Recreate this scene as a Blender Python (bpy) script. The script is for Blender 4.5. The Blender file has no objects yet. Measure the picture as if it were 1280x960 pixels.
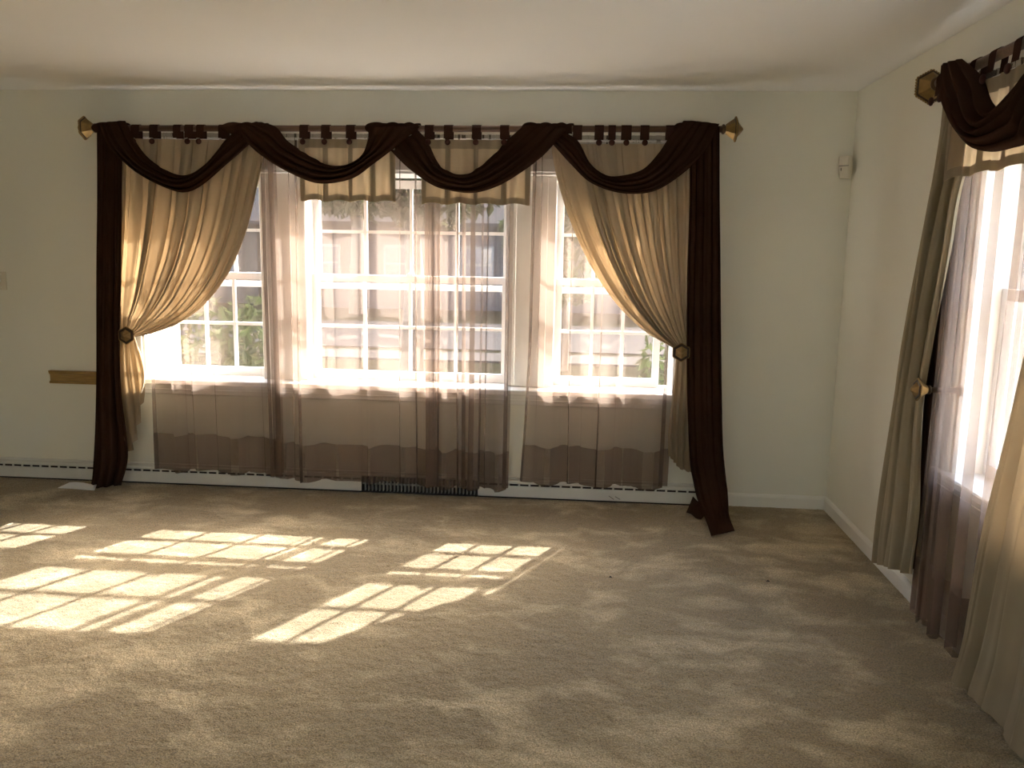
import bpy, math, random
import numpy as np
from mathutils import Vector, Matrix

# ------------------------------------------------------------------ camera
PI = math.pi
F_PX, YAW, PITCH, ROLL = 1045.0, -0.08204, -0.15838, 0.01703
CAM = np.array([-1.5117, -5.0509, 1.5223])
_f = np.array([math.sin(YAW)*math.cos(PITCH), math.cos(YAW)*math.cos(PITCH), math.sin(PITCH)])
_r0 = np.cross(_f, [0, 0, 1.0]); _r0 /= np.linalg.norm(_r0); _u0 = np.cross(_r0, _f)
_r = _r0*math.cos(ROLL) + _u0*math.sin(ROLL); _u = -_r0*math.sin(ROLL) + _u0*math.cos(ROLL)
scene = bpy.context.scene
COL = scene.collection
cam_data = bpy.data.cameras.new('camera'); cam = bpy.data.objects.new('camera', cam_data); COL.objects.link(cam)
cam_data.sensor_width = 36.0; cam_data.lens = F_PX/1280*36.0; cam_data.clip_start = 0.05; cam_data.clip_end = 300
M = Matrix((( _r[0], _u[0], -_f[0], CAM[0]), (_r[1], _u[1], -_f[1], CAM[1]), (_r[2], _u[2], -_f[2], CAM[2]), (0, 0, 0, 1)))
cam.matrix_world = M
scene.camera = cam

# ------------------------------------------------------------------ light
SUN_TRAVEL = Vector((-0.50, -1.0, -0.80)).normalized()
world = bpy.data.worlds.new('sky'); scene.world = world; world.use_nodes = True
wn = world.node_tree.nodes; wl = world.node_tree.links; wn.clear()
sky = wn.new('ShaderNodeTexSky'); sky.sky_type = 'NISHITA'; sky.sun_disc = False
sky.sun_elevation = math.asin(-SUN_TRAVEL.z); sky.sun_rotation = math.atan2(-SUN_TRAVEL.x, -SUN_TRAVEL.y)
sky.air_density = 1.0; sky.dust_density = 4.0; sky.ozone_density = 1.0
bg = wn.new('ShaderNodeBackground'); bg.inputs['Strength'].default_value = 0.85
wo = wn.new('ShaderNodeOutputWorld'); wl.new(sky.outputs[0], bg.inputs[0]); wl.new(bg.outputs[0], wo.inputs[0])
sun_d = bpy.data.lights.new('sun', 'SUN'); sun_d.energy = 7.6; sun_d.angle = math.radians(0.55); sun_d.color = (1.0, 0.98, 0.96)
sun = bpy.data.objects.new('sun', sun_d); COL.objects.link(sun)
sun.rotation_euler = SUN_TRAVEL.to_track_quat('-Z', 'Y').to_euler(); sun.location = (6, 12, 10)
vs = scene.view_settings
vs.view_transform = 'Standard'; vs.look = 'None'; vs.gamma = 1.0; vs.use_curve_mapping = False
vs.exposure = 2.25
scene.cycles.transparent_max_bounces = 24
scene.cycles.max_bounces = 10; scene.cycles.diffuse_bounces = 7; scene.cycles.transmission_bounces = 6
scene.cycles.sample_clamp_indirect = 6.0

# portals only steer the sampling of the sky through the window openings; they give off no light
def sky_portal(name, loc, rot, w, h):
    d = bpy.data.lights.new(name, 'AREA'); d.shape = 'RECTANGLE'; d.size = w; d.size_y = h; d.cycles.is_portal = True
    o = bpy.data.objects.new(name, d); COL.objects.link(o); o.location = loc; o.rotation_euler = rot
sky_portal('sky_portal_back', (-2.6, .37, 1.32), (-PI/2, 0, 0), 3.34, 1.32)
sky_portal('sky_portal_right', (.37, -2.23, 1.31), (PI/2, 0, PI/2), 1.26, 1.34)
sky_portal('sky_portal_front', (-2.3, -7.77, 1.38), (PI/2, 0, 0), 3.8, 1.56)

# ------------------------------------------------------------------ helpers
def ray(px, py): return _f + _r*(px-640)/F_PX - _u*(py-480)/F_PX
def aty(px, py, Y):
    d = ray(px, py); return CAM + d*((Y-CAM[1])/d[1])
def atx(px, py, X):
    d = ray(px, py); return CAM + d*((X-CAM[0])/d[0])
def atz(px, py, Z):
    d = ray(px, py); return CAM + d*((Z-CAM[2])/d[2])

def mesh_from(name, v, f, mat, parent=None, smooth=False):
    me = bpy.data.meshes.new(name); me.from_pydata([tuple(float(c) for c in p) for p in v], [], f)
    me.validate(); me.update()
    if smooth:
        me.polygons.foreach_set('use_smooth', [True]*len(me.polygons))
    if mat: me.materials.append(mat)
    o = bpy.data.objects.new(name, me); COL.objects.link(o)
    if parent: o.parent = parent
    return o
def tag(o, label=None, cat=None, group=None, kind=None):
    if label: o['label'] = label
    if cat: o['category'] = cat
    if group: o['group'] = group
    if kind: o['kind'] = kind
    return o
def empty(name, label=None, cat=None, group=None, kind=None, loc=(0, 0, 0)):
    o = bpy.data.objects.new(name, None); COL.objects.link(o); o.location = loc; o.empty_display_size = 0.05
    return tag(o, label, cat, group, kind)

class MB:
    """collects boxes, tubes and lathes; build() links one mesh object"""
    def __init__(s): s.v = []; s.f = []
    def add(s, v, f):
        n = len(s.v); s.v += [tuple(p) for p in v]; s.f += [tuple(i+n for i in q) for q in f]; return s
    def box(s, a, b, bev=0.0):
        x0, y0, z0 = [min(p, q) for p, q in zip(a, b)]; x1, y1, z1 = [max(p, q) for p, q in zip(a, b)]
        if bev <= 0:
            return s.add([(x0,y0,z0),(x1,y0,z0),(x1,y1,z0),(x0,y1,z0),(x0,y0,z1),(x1,y0,z1),(x1,y1,z1),(x0,y1,z1)],
                  [(0,3,2,1),(4,5,6,7),(0,1,5,4),(1,2,6,5),(2,3,7,6),(3,0,4,7)])
        b_ = min(bev, (x1-x0)/2.01, (y1-y0)/2.01, (z1-z0)/2.01)
        v = []; idx = {}
        for i, X in enumerate((x0, x1)):
            for j, Y in enumerate((y0, y1)):
                for k, Z in enumerate((z0, z1)):
                    sx, sy, sz = (1 if i == 0 else -1), (1 if j == 0 else -1), (1 if k == 0 else -1)
                    idx[i,j,k] = len(v)
                    v += [(X, Y+sy*b_, Z+sz*b_), (X+sx*b_, Y, Z+sz*b_), (X+sx*b_, Y+sy*b_, Z)]
        f = []
        for i in (0, 1):
            q = [idx[i,0,0], idx[i,1,0], idx[i,1,1], idx[i,0,1]]; f.append(q[::-1] if i == 0 else q)
            q = [idx[0,i,0]+1, idx[1,i,0]+1, idx[1,i,1]+1, idx[0,i,1]+1]; f.append(q if i == 0 else q[::-1])
            q = [idx[0,0,i]+2, idx[1,0,i]+2, idx[1,1,i]+2, idx[0,1,i]+2]; f.append(q[::-1] if i == 0 else q)
        for j in (0, 1):
            for k in (0, 1):
                a_, c_ = idx[0,j,k], idx[1,j,k]; f.append((a_+1, c_+1, c_+2, a_+2))
                a_, c_ = idx[j,0,k], idx[j,1,k]; f.append((a_, c_, c_+2, a_+2))
                a_, c_ = idx[j,k,0], idx[j,k,1]; f.append((a_, c_, c_+1, a_+1))
        for t in idx.values(): f.append((t, t+1, t+2))
        return s.add(v, f)
    def tube(s, pts, r, n=10, cap=True):
        pts = [np.array(p, float) for p in pts]; rs = r if isinstance(r, (list, tuple)) else [r]*len(pts)
        v = []; f = []; prev = None
        for i, p in enumerate(pts):
            d = pts[min(i+1, len(pts)-1)] - pts[max(i-1, 0)]; d /= (np.linalg.norm(d)+1e-9)
            a = prev if prev is not None else (np.array([0,0,1.0]) if abs(d[2]) < .9 else np.array([1.0,0,0]))
            a = a - d*(a@d); a /= (np.linalg.norm(a)+1e-9); b = np.cross(d, a); prev = a
            for k in range(n):
                t = 2*PI*k/n; v.append(p + (a*math.cos(t)+b*math.sin(t))*rs[i])
        for i in range(len(pts)-1):
            for k in range(n):
                f.append((i*n+k, i*n+(k+1) % n, (i+1)*n+(k+1) % n, (i+1)*n+k))
        if cap:
            f.append(tuple(range(n))[::-1]); f.append(tuple((len(pts)-1)*n+k for k in range(n)))
        return s.add(v, f)
    def lathe(s, o, d, prof, n=16, ph=0.0, up=(0, 0, 1)):
        """prof: (distance along d, radius)"""
        o = np.array(o, float); d = np.array(d, float); d /= np.linalg.norm(d)
        a = np.array(up, float); a = a - d*(a@d); a /= np.linalg.norm(a); b = np.cross(d, a)
        v = []; f = []
        for (h, r) in prof:
            for k in range(n):
                t = 2*PI*k/n+ph; v.append(o + d*h + (a*math.cos(t)+b*math.sin(t))*max(r, 1e-4))
        for i in range(len(prof)-1):
            for k in range(n):
                f.append((i*n+k, i*n+(k+1) % n, (i+1)*n+(k+1) % n, (i+1)*n+k))
        f.append(tuple(range(n))[::-1]); f.append(tuple((len(prof)-1)*n+k for k in range(n)))
        return s.add(v, f)
    def build(s, name, mat, parent=None, smooth=False):
        return mesh_from(name, s.v, s.f, mat, parent, smooth)

def box(name, a, b, mat, parent=None, bev=0.0): return MB().box(a, b, bev).build(name, mat, parent)

# ------------------------------------------------------------------ materials
def new_mat(name):
    m = bpy.data.materials.new(name); m.use_nodes = True; m.node_tree.nodes.clear()
    nt = m.node_tree; out = nt.nodes.new('ShaderNodeOutputMaterial'); return m, nt, out
def coords(nt, scale=(1, 1, 1)):
    tc = nt.nodes.new('ShaderNodeTexCoord'); mp = nt.nodes.new('ShaderNodeMapping'); mp.inputs['Scale'].default_value = scale
    nt.links.new(tc.outputs['Object'], mp.inputs[0]); return mp.outputs[0]
def noise(nt, vec, scale, detail=3, rough=.5):
    n = nt.nodes.new('ShaderNodeTexNoise'); n.inputs['Scale'].default_value = scale; n.inputs['Detail'].default_value = detail
    n.inputs['Roughness'].default_value = rough; nt.links.new(vec, n.inputs['Vector']); return n.outputs['Fac']
def ramp(nt, fac, stops):
    r = nt.nodes.new('ShaderNodeValToRGB'); e = r.color_ramp.elements
    while len(e) < len(stops): e.new(0.5)
    for el, (p, c) in zip(e, stops): el.position = p; el.color = (*c, 1)
    nt.links.new(fac, r.inputs[0]); return r.outputs[0]
def bump(nt, h, strength, dist):
    b = nt.nodes.new('ShaderNodeBump'); b.inputs['Strength'].default_value = strength; b.inputs['Distance'].default_value = dist
    nt.links.new(h, b.inputs['Height']); return b.outputs[0]
def pmat(name, col, rough=.6, metal=0.0, var=0.12, scale=8.0, bmp=0.0, bscale=200.0, spec=.4, sheen=0.0, stretch=(1, 1, 1), bdist=.002):
    m, nt, out = new_mat(name); p = nt.nodes.new('ShaderNodeBsdfPrincipled')
    vec = coords(nt, stretch); c0 = tuple(c*(1-var) for c in col); c1 = tuple(min(1, c*(1+var)) for c in col)
    nt.links.new(ramp(nt, noise(nt, vec, scale, 4), [(.3, c0), (.7, c1)]), p.inputs['Base Color'])
    p.inputs['Roughness'].default_value = rough; p.inputs['Metallic'].default_value = metal
    p.inputs['Specular IOR Level'].default_value = spec
    if sheen: p.inputs['Sheen Weight'].default_value = sheen; p.inputs['Sheen Roughness'].default_value = .4
    if bmp: nt.links.new(bump(nt, noise(nt, vec, bscale, 2), bmp, bdist), p.inputs['Normal'])
    nt.links.new(p.outputs[0], out.inputs[0]); return m
def cloth_mat(name, col, trans, tcol, sheer=0.0, var=.06, bscale=900., bmp=.15, stretch=(1, 1, 1)):
    """woven cloth: diffuse + light coming through + open gaps of the weave (sheer)"""
    m, nt, out = new_mat(name); L = nt.links
    vec = coords(nt, stretch); n = noise(nt, vec, 5.0, 4)
    c = ramp(nt, n, [(.3, tuple(x*(1-var) for x in col)), (.7, tuple(min(1, x*(1+var)) for x in col))])
    nb = bump(nt, noise(nt, vec, bscale, 1), bmp, .0008)
    d = nt.nodes.new('ShaderNodeBsdfDiffuse'); L.new(c, d.inputs[0]); L.new(nb, d.inputs['Normal'])
    t = nt.nodes.new('ShaderNodeBsdfTranslucent'); t.inputs[0].default_value = (*tcol, 1)
    mx = nt.nodes.new('ShaderNodeMixShader'); mx.inputs[0].default_value = trans
    L.new(d.outputs[0], mx.inputs[1]); L.new(t.outputs[0], mx.inputs[2]); res = mx.outputs[0]
    if sheer:
        tr = nt.nodes.new('ShaderNodeBsdfTransparent'); tr.inputs[0].default_value = (1, .97, .94, 1)
        m2 = nt.nodes.new('ShaderNodeMixShader'); m2.inputs[0].default_value = sheer
        L.new(res, m2.inputs[1]); L.new(tr.outputs[0], m2.inputs[2]); res = m2.outputs[0]
    L.new(res, out.inputs[0]); return m

WALL = pmat('painted_cream_wall', (.80, .79, .71), .75, var=.02, scale=1.5, bmp=.12, bscale=140., spec=.2)
CEIL = pmat('matt_white_ceiling', (.85, .85, .835), .9, var=.015, scale=1.2, bmp=.1, bscale=120., spec=.1)
WHITE = pmat('white_painted_wood', (.80, .79, .75), .4, var=.02, scale=4, spec=.4)
VINYL = pmat('white_vinyl_sash', (.86, .86, .85), .35, var=.015, scale=4)
METALW = pmat('white_enamel_metal', (.72, .71, .67), .4, var=.05, scale=6)
DARKGAP = pmat('dark_duct_inside', (.035, .03, .026), .8, var=.1)
FINM = pmat('grey_metal_fin', (.38, .38, .36), .45, metal=.3, var=.1, scale=20)
BROWN = cloth_mat('dark_brown_scarf_cloth', (.038, .019, .012), .05, (.08, .035, .02), var=.12, bmp=.3)
TABB = cloth_mat('dark_brown_tab_cloth', (.045, .022, .016), .06, (.08, .03, .02), var=.1)
BEIGE = cloth_mat('beige_drape_cloth', (.33, .275, .20), .15, (.56, .36, .18), var=.07, bmp=.25)
BEIGE_EDGE = cloth_mat('taupe_border_cloth', (.29, .24, .17), .15, (.36, .27, .17), var=.06, bmp=.25)
VALC = cloth_mat('thin_beige_valance_cloth', (.42, .35, .25), .5, (.62, .47, .29), var=.07, bmp=.25)
BEIGE2 = cloth_mat('grey_beige_drape_cloth', (.32, .27, .19), .13, (.50, .34, .18), var=.07, bmp=.25)
SHEER = cloth_mat('taupe_sheer_voile', (.29, .212, .168), .38, (.27, .215, .182), sheer=.52, var=.04, bmp=.0)
BRONZE = pmat('antique_bronze', (.10, .060, .030), .42, metal=.55, var=.3, scale=30, bmp=.1, bscale=60)
GOLD = pmat('aged_gold_leaf', (.27, .17, .062), .45, metal=.7, var=.25, scale=25)
RIMM = pmat('dark_bronze_rim', (.045, .026, .014), .45, metal=.4, var=.3, scale=30)
CAPM = pmat('bronze_gold_cap', (.30, .19, .08), .4, metal=.6, var=.3, scale=25)
RODM = pmat('brown_wood_rod', (.12, .066, .038), .45, var=.3, scale=6, stretch=(1, 20, 20))
BUTTON = pmat('dark_red_brown_button', (.05, .017, .012), .6, var=.1, spec=.12)
OAK = pmat('varnished_oak', (.33, .21, .075), .4, var=.22, scale=5, stretch=(2, 30, 30))
PLASTIC = pmat('aged_white_plastic', (.66, .62, .52), .45, var=.03)
PAPER = pmat('white_paper', (.80, .81, .83), .6, var=.02)
DARK = pmat('dark_mark', (.02, .018, .015), .6, var=.1)

def glass_mat():
    m, nt, out = new_mat('window_glass'); L = nt.links
    t = nt.nodes.new('ShaderNodeBsdfTransparent'); t.inputs[0].default_value = (.965, .975, .97, 1)
    g = nt.nodes.new('ShaderNodeBsdfGlossy'); g.inputs['Roughness'].default_value = .02
    g.inputs[0].default_value = (1, 1, 1, 1)
    mx = nt.nodes.new('ShaderNodeMixShader'); mx.inputs[0].default_value = .05
    L.new(t.outputs[0], mx.inputs[1]); L.new(g.outputs[0], mx.inputs[2]); L.new(mx.outputs[0], out.inputs[0]); return m
GLASS = glass_mat()

def carpet_mat():
    m, nt, out = new_mat('tan_cut_pile_carpet'); L = nt.links
    vec = coords(nt); p = nt.nodes.new('ShaderNodeBsdfPrincipled')
    warp = nt.nodes.new('ShaderNodeVectorMath'); warp.operation = 'ADD'
    wnz = nt.nodes.new('ShaderNodeTexNoise'); wnz.inputs['Scale'].default_value = 2.2; L.new(vec, wnz.inputs['Vector'])
    sc = nt.nodes.new('ShaderNodeVectorMath'); sc.operation = 'SCALE'; sc.inputs['Scale'].default_value = .35
    L.new(wnz.outputs['Color'], sc.inputs[0]); L.new(vec, warp.inputs[0]); L.new(sc.outputs[0], warp.inputs[1])
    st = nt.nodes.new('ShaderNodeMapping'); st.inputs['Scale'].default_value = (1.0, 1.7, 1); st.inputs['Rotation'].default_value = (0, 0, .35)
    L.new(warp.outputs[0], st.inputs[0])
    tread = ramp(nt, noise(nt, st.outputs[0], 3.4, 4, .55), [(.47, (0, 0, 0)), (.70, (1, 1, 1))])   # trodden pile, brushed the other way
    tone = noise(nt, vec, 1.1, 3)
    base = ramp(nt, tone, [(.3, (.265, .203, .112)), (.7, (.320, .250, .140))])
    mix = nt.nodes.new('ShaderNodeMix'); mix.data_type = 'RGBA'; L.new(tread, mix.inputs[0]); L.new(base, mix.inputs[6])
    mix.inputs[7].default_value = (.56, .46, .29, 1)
    g = noise(nt, vec, 170., 4, .75)
    gr = ramp(nt, g, [(.36, (.42, .42, .40)), (.5, (.98, .98, .98)), (.64, (1.55, 1.55, 1.6))])
    mul = nt.nodes.new('ShaderNodeMix'); mul.data_type = 'RGBA'; mul.blend_type = 'MULTIPLY'; mul.inputs[0].default_value = 1
    L.new(mix.outputs[2], mul.inputs[6]); L.new(gr, mul.inputs[7])
    L.new(mul.outputs[2], p.inputs['Base Color'])
    p.inputs['Roughness'].default_value = .95; p.inputs['Specular IOR Level'].default_value = .05
    p.inputs['Sheen Weight'].default_value = .25; p.inputs['Sheen Roughness'].default_value = .6
    b1 = nt.nodes.new('ShaderNodeBump'); b1.inputs['Strength'].default_value = .8; b1.inputs['Distance'].default_value = .006
    L.new(g, b1.inputs['Height'])
    b2 = nt.nodes.new('ShaderNodeBump'); b2.inputs['Strength'].default_value = .5; b2.inputs['Distance'].default_value = .03
    L.new(noise(nt, vec, 22., 4, .6), b2.inputs['Height']); L.new(b1.outputs[0], b2.inputs['Normal'])
    L.new(b2.outputs[0], p.inputs['Normal']); L.new(p.outputs[0], out.inputs[0]); return m
CARPET = carpet_mat()

def leaf_mat(name, col, tcol):
    m, nt, out = new_mat(name); L = nt.links; vec = coords(nt)
    c = ramp(nt, noise(nt, vec, 3.0, 3), [(.3, tuple(x*.7 for x in col)), (.7, tuple(x*1.35 for x in col))])
    d = nt.nodes.new('ShaderNodeBsdfDiffuse'); L.new(c, d.inputs[0])
    t = nt.nodes.new('ShaderNodeBsdfTranslucent'); t.inputs[0].default_value = (*tcol, 1)
    mx = nt.nodes.new('ShaderNodeMixShader'); mx.inputs[0].default_value = .45
    L.new(d.outputs[0], mx.inputs[1]); L.new(t.outputs[0], mx.inputs[2]); L.new(mx.outputs[0], out.inputs[0]); return m

# ------------------------------------------------------------------ room shell
H = 2.44
XL, YF = -8.0, -7.4          # left wall and the wall behind the camera
WT = 0.36                    # outer wall thickness
def plane_grid(name, x0, x1, y0, y1, z, mat):
    return mesh_from(name, [(x0, y0, z), (x1, y0, z), (x1, y1, z), (x0, y1, z)], [(0, 1, 2, 3)], mat)
floor = box('floor', (XL-.1, YF-WT, -.12), (WT, WT, -.001), CARPET); tag(floor, kind='structure')
ceiling = box('ceiling', (XL-.1, YF-WT, H), (WT, WT, H+.15), CEIL); tag(ceiling, kind='structure')

def carpet_pile():
    nx, ny = 540, 460
    x = np.linspace(-5.7, 0, nx); y = np.linspace(-5.2, 0, ny); X, Y = np.meshgrid(x, y); rg = np.random.RandomState(5)
    Z = rg.rand(ny, nx)*.0055
    low = rg.rand(ny//6+2, nx//6+2); yi = np.arange(ny)/6; xi = np.arange(nx)/6
    y0 = yi.astype(int); x0 = xi.astype(int); fy = (yi-y0)[:, None]; fx = (xi-x0)[None, :]
    Lw = low[y0][:, x0]*(1-fy)*(1-fx)+low[y0+1][:, x0]*fy*(1-fx)+low[y0][:, x0+1]*(1-fy)*fx+low[y0+1][:, x0+1]*fy*fx
    Z += Lw*.006 - .006
    v = np.stack([X+rg.uniform(-.003, .003, X.shape), Y+rg.uniform(-.003, .003, X.shape), Z], -1).reshape(-1, 3)
    i = np.arange((nx-1)*(ny-1)); a = (i//(nx-1))*nx+i % (nx-1); f = np.stack([a, a+1, a+nx+1, a+nx], 1)
    me = bpy.data.meshes.new('carpet_pile'); me.vertices.add(len(v)); me.vertices.foreach_set('co', v.ravel())
    me.loops.add(f.size); me.loops.foreach_set('vertex_index', f.ravel()); me.polygons.add(len(f))
    me.polygons.foreach_set('loop_start', np.arange(0, f.size, 4)); me.polygons.foreach_set('loop_total', np.full(len(f), 4))
    me.polygons.foreach_set('use_smooth', np.ones(len(f), bool)); me.update(); me.validate(); me.materials.append(CARPET)
    o = bpy.data.objects.new('carpet_pile', me); COL.objects.link(o); o.parent = floor; o['kind'] = 'stuff'
    MB().box((XL, YF, -.001), (0, -5.2, .0015)).box((XL, -5.2, -.001), (-5.7, 0, .0015)).build('carpet_rest', CARPET, floor)
carpet_pile()
# window openings  (u0,u1,z0,z1)
W1 = (-4.28, -0.935, 0.66, 1.985)
W2 = (-2.86, -1.60, 0.64, 1.985)
b = MB()
b.box((XL-.1, 0, 0), (W1[0], WT, H)); b.box((W1[1], 0, 0), (WT, WT, H))
b.box((W1[0], 0, 0), (W1[1], WT, W1[2])); b.box((W1[0], 0, W1[3]), (W1[1], WT, H))
wall_back = b.build('wall_back', WALL); tag(wall_back, kind='structure')
b = MB()
b.box((0, YF, 0), (WT, W2[0], H)); b.box((0, W2[1], 0), (WT, 0, H))
b.box((0, W2[0], 0), (WT, W2[1], W2[2])); b.box((0, W2[0], W2[3]), (WT, W2[1], H))
wall_right = b.build('wall_right', WALL); tag(wall_right, kind='structure')
tag(box('wall_left', (XL-.1, YF, 0), (XL, 0, H), WALL), kind='structure')
W3 = (-4.2, -.4, .60, 2.16)      # unseen window, added behind the camera to fill the room with light
b = MB()
b.box((XL-.1, YF-WT, 0), (W3[0], YF, H)); b.box((W3[1], YF-WT, 0), (WT, YF, H))
b.box((W3[0], YF-WT, 0), (W3[1], YF, W3[2])); b.box((W3[0], YF-WT, W3[3]), (W3[1], YF, H))
tag(b.build('wall_front', WALL), kind='structure')

# baseboards: a profile swept along the wall
def baseboard(name, pts_axis, horizontal):
    prof = [(0, 0), (.016, 0), (.016, .062), (.012, .070), (.008, .076), (0, .080)]
    v = []; f = []
    for (a) in pts_axis:
        for (d, z) in prof:
            v.append((a, -d, z) if horizontal else (-d, a, z))
    n = len(prof)
    for k in range(n): f.append((k, (k+1) % n, n+(k+1) % n, n+k))
    f.append(tuple(range(n))); f.append(tuple(range(n, 2*n))[::-1])
    return tag(mesh_from(name, v, f, WHITE), kind='structure')
baseboard('baseboard_back', (-.765, 0), True)
baseboard('baseboard_right', (YF, -.017), False)

# ------------------------------------------------------------------ windows
PANE_ME = None
def unit_pane():
    global PANE_ME
    if PANE_ME is None:
        o = MB().box((-.5, -.5, -.5), (.5, .5, .5)).build('pane', GLASS); PANE_ME = o.data; bpy.data.objects.remove(o)
    return PANE_ME
def window(name, W, mp, units, mullions, y_in=.22, glass_z=(.735, 1.895), meet=1.33, rows=2, split_sill=None):
    """mp(u, w, z) maps wall coordinates to the room; units: list of (u0,u1,cols) glass extents"""
    root = empty(name, kind='structure')
    def bx(nm, a, c, mat, parent, bev=0.0):
        return box(nm, mp(*a), mp(*c), mat, parent, bev)
    u0, u1, z0, z1 = W
    fr = MB()
    t = .02
    for a, c in (((u0, .0, z0), (u0+t, WT-.02, z1)), ((u1-t, .0, z0), (u1, WT-.02, z1)), ((u0+t, .0, z1-t), (u1-t, WT-.02, z1)), ((u0+t, .0, z0), (u1-t, WT-.02, z0+t))):
        fr.box(mp(*a), mp(*c))
    fr.build('jamb', WHITE, root)
    # casing on the wall face, stool and apron
    for nm, a, c in (('casing', (u0-.075, -.018, z0-.02), (u0+.006, 0, z1+.075)), ('casing', (u1-.006, -.018, z0-.02), (u1+.075, 0, z1+.075)),
                     ('casing', (u0+.006, -.018, z1-.006), (u1-.006, 0, z1+.075))):
        bx(nm, a, c, WHITE, root, .005)
    bx('stool', (u0-.09, -.045, z0-.012), (u1+.09, .20, z0+.022), WHITE, root, .006)
    bx('apron', (u0-.075, -.016, z0-.075), (u1+.075, 0, z0-.012), WHITE, root, .004)
    bx('apron_bead', (u0-.075, -.022, z0-.05), (u1+.075, -.016, z0-.04), WHITE, root, .002)
    for (a, c) in mullions:
        bx('mullion', (a, .10, z0+.0221), (c, WT-.03, z1-t), WHITE, root, .006)
        bx('mullion_casing', (a+.05, .082, z0+.0221), (c-.05, .10, z1-t), WHITE, root, .004)
    st = .042
    for (g0, g1, cols) in units:
        for si, (s0, s1, w0) in enumerate(((glass_z[0], meet-.022, y_in), (meet+.022, glass_z[1], y_in+.045))):
            sash = empty('sash'); sash.parent = root
            fm = MB(); d = .034
            bot = .052 if si == 0 else .044; top = .044 if si == 0 else .05
            if si == 0: top = .044
            fm.box(mp(g0-st, w0, s0-bot), mp(g0, w0+d, s1+top)); fm.box(mp(g1, w0, s0-bot), mp(g1+st, w0+d, s1+top))
            fm.box(mp(g0, w0, s0-bot), mp(g1, w0+d, s0)); fm.box(mp(g0, w0, s1), mp(g1, w0+d, s1+top))
            fm.build('sash_frame', VINYL, sash)
            mw = .010
            for k in range(1, cols):
                c = g0+(g1-g0)*k/cols; box('muntin', mp(c-mw, w0+.008, s0), mp(c+mw, w0+.028, s1), VINYL, sash)
            for k in range(1, rows):
                c = s0+(s1-s0)*k/rows
                for q in range(cols):
                    a = g0+(g1-g0)*q/cols + (mw if q else 0); e = g0+(g1-g0)*(q+1)/cols - (mw if q < cols-1 else 0)
                    box('muntin', mp(a, w0+.008, c-mw), mp(e, w0+.028, c+mw), VINYL, sash)
            for q in range(cols):
                for k in range(rows):
                    pa = np.array(mp(g0+(g1-g0)*q/cols, w0+.016, s0+(s1-s0)*k/rows)); pb = np.array(mp(g0+(g1-g0)*(q+1)/cols, w0+.020, s0+(s1-s0)*(k+1)/rows))
                    o = bpy.data.objects.new('pane', unit_pane()); COL.objects.link(o); o.parent = sash
                    o.location = (pa+pb)/2; o.scale = np.maximum(np.abs(pb-pa), .003)
        # outer storm panel rail, latch on the meeting rail
        bx('storm_rail', (g0-st, WT-.05, meet-.072), (g1+st, WT-.03, meet-.034), VINYL, root)
        cu = (g0+g1)/2
        lt = empty('sash_lock'); lt.parent = root
        bx('lock_base', (cu-.022, y_in-.004, meet+.0221), (cu+.022, y_in+.02, meet+.034), METALW, lt, .002)
        bx('lock_lever', (cu-.006, y_in-.016, meet+.0341), (cu+.026, y_in+.004, meet+.040), METALW, lt, .002)
    return root
back_map = lambda u, w, z: (u, w, z)
right_map = lambda u, w, z: (w, u, z)
GC = (-3.199, -2.017)
window('window_1', W1, back_map, [(-4.155, -3.575, 3), (GC[0], GC[1], 4), (-1.641, -1.061, 3)], [(-3.533, -3.241), (-1.975, -1.683)])
window('added_fill_window', W3, lambda u, w, z: (u, YF-w, z), [(-4.12, -2.37, 2), (-2.23, -.48, 2)], [(-2.33, -2.27)], y_in=.16, glass_z=(.68, 2.07), meet=1.5, rows=1)
BLIND = cloth_mat('added_cream_blind', (.75, .68, .54), .75, (.92, .80, .62), sheer=.25, var=.03, bmp=.0)  # blind added to warm the sky light from the added window
bl = bpy.data.objects['added_fill_window']
box('added_warming_blind', (W3[0]+.03, YF-.065, W3[2]+.03), (W3[1]-.03, YF-.063, W3[3]-.06), BLIND, bl)
MB().tube([(W3[0]+.03, YF-.07, W3[3]-.04), (W3[1]-.03, YF-.07, W3[3]-.04)], .018, 12).build('added_blind_roller', METALW, bl, True)
window('window_2', W2, right_map, [(-2.80, -1.665, 1)], [], y_in=.12, glass_z=(.71, 1.895), meet=1.385, rows=1)

# ------------------------------------------------------------------ cloth building
def catmull(P, n):
    P = np.array(P, float); out = []
    Q = np.vstack([2*P[0]-P[1], P, 2*P[-1]-P[-2]])
    seg = np.linalg.norm(np.diff(P, axis=0), axis=1); cum = np.concatenate([[0], np.cumsum(seg)]); cum /= cum[-1]
    for t in np.linspace(0, 1, n):
        i = min(int(np.searchsorted(cum, t, side='right'))-1, len(P)-2); i = max(i, 0)
        w = (t-cum[i])/(cum[i+1]-cum[i]+1e-9)
        p0, p1, p2, p3 = Q[i], Q[i+1], Q[i+2], Q[i+3]
        out.append(.5*((2*p1)+(-p0+p2)*w+(2*p0-5*p1+4*p2-p3)*w*w+(-p0+3*p1-3*p2+p3)*w**3))
    return np.array(out)
def grid_faces(ns, nt):
    i = np.arange((ns-1)*(nt-1)); r = i//(ns-1); c = i % (ns-1); a = r*ns+c
    return np.stack([a, a+1, a+ns+1, a+ns], 1).tolist()
def grid_mesh(name, P, mat, parent=None, solid=0.0):
    nt, ns = P.shape[:2]
    o = mesh_from(name, P.reshape(-1, 3), grid_faces(ns, nt), mat, parent, True)
    if solid:
        md = o.modifiers.new('thickness', 'SOLIDIFY'); md.thickness = solid; md.offset = 0
    return o
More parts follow.
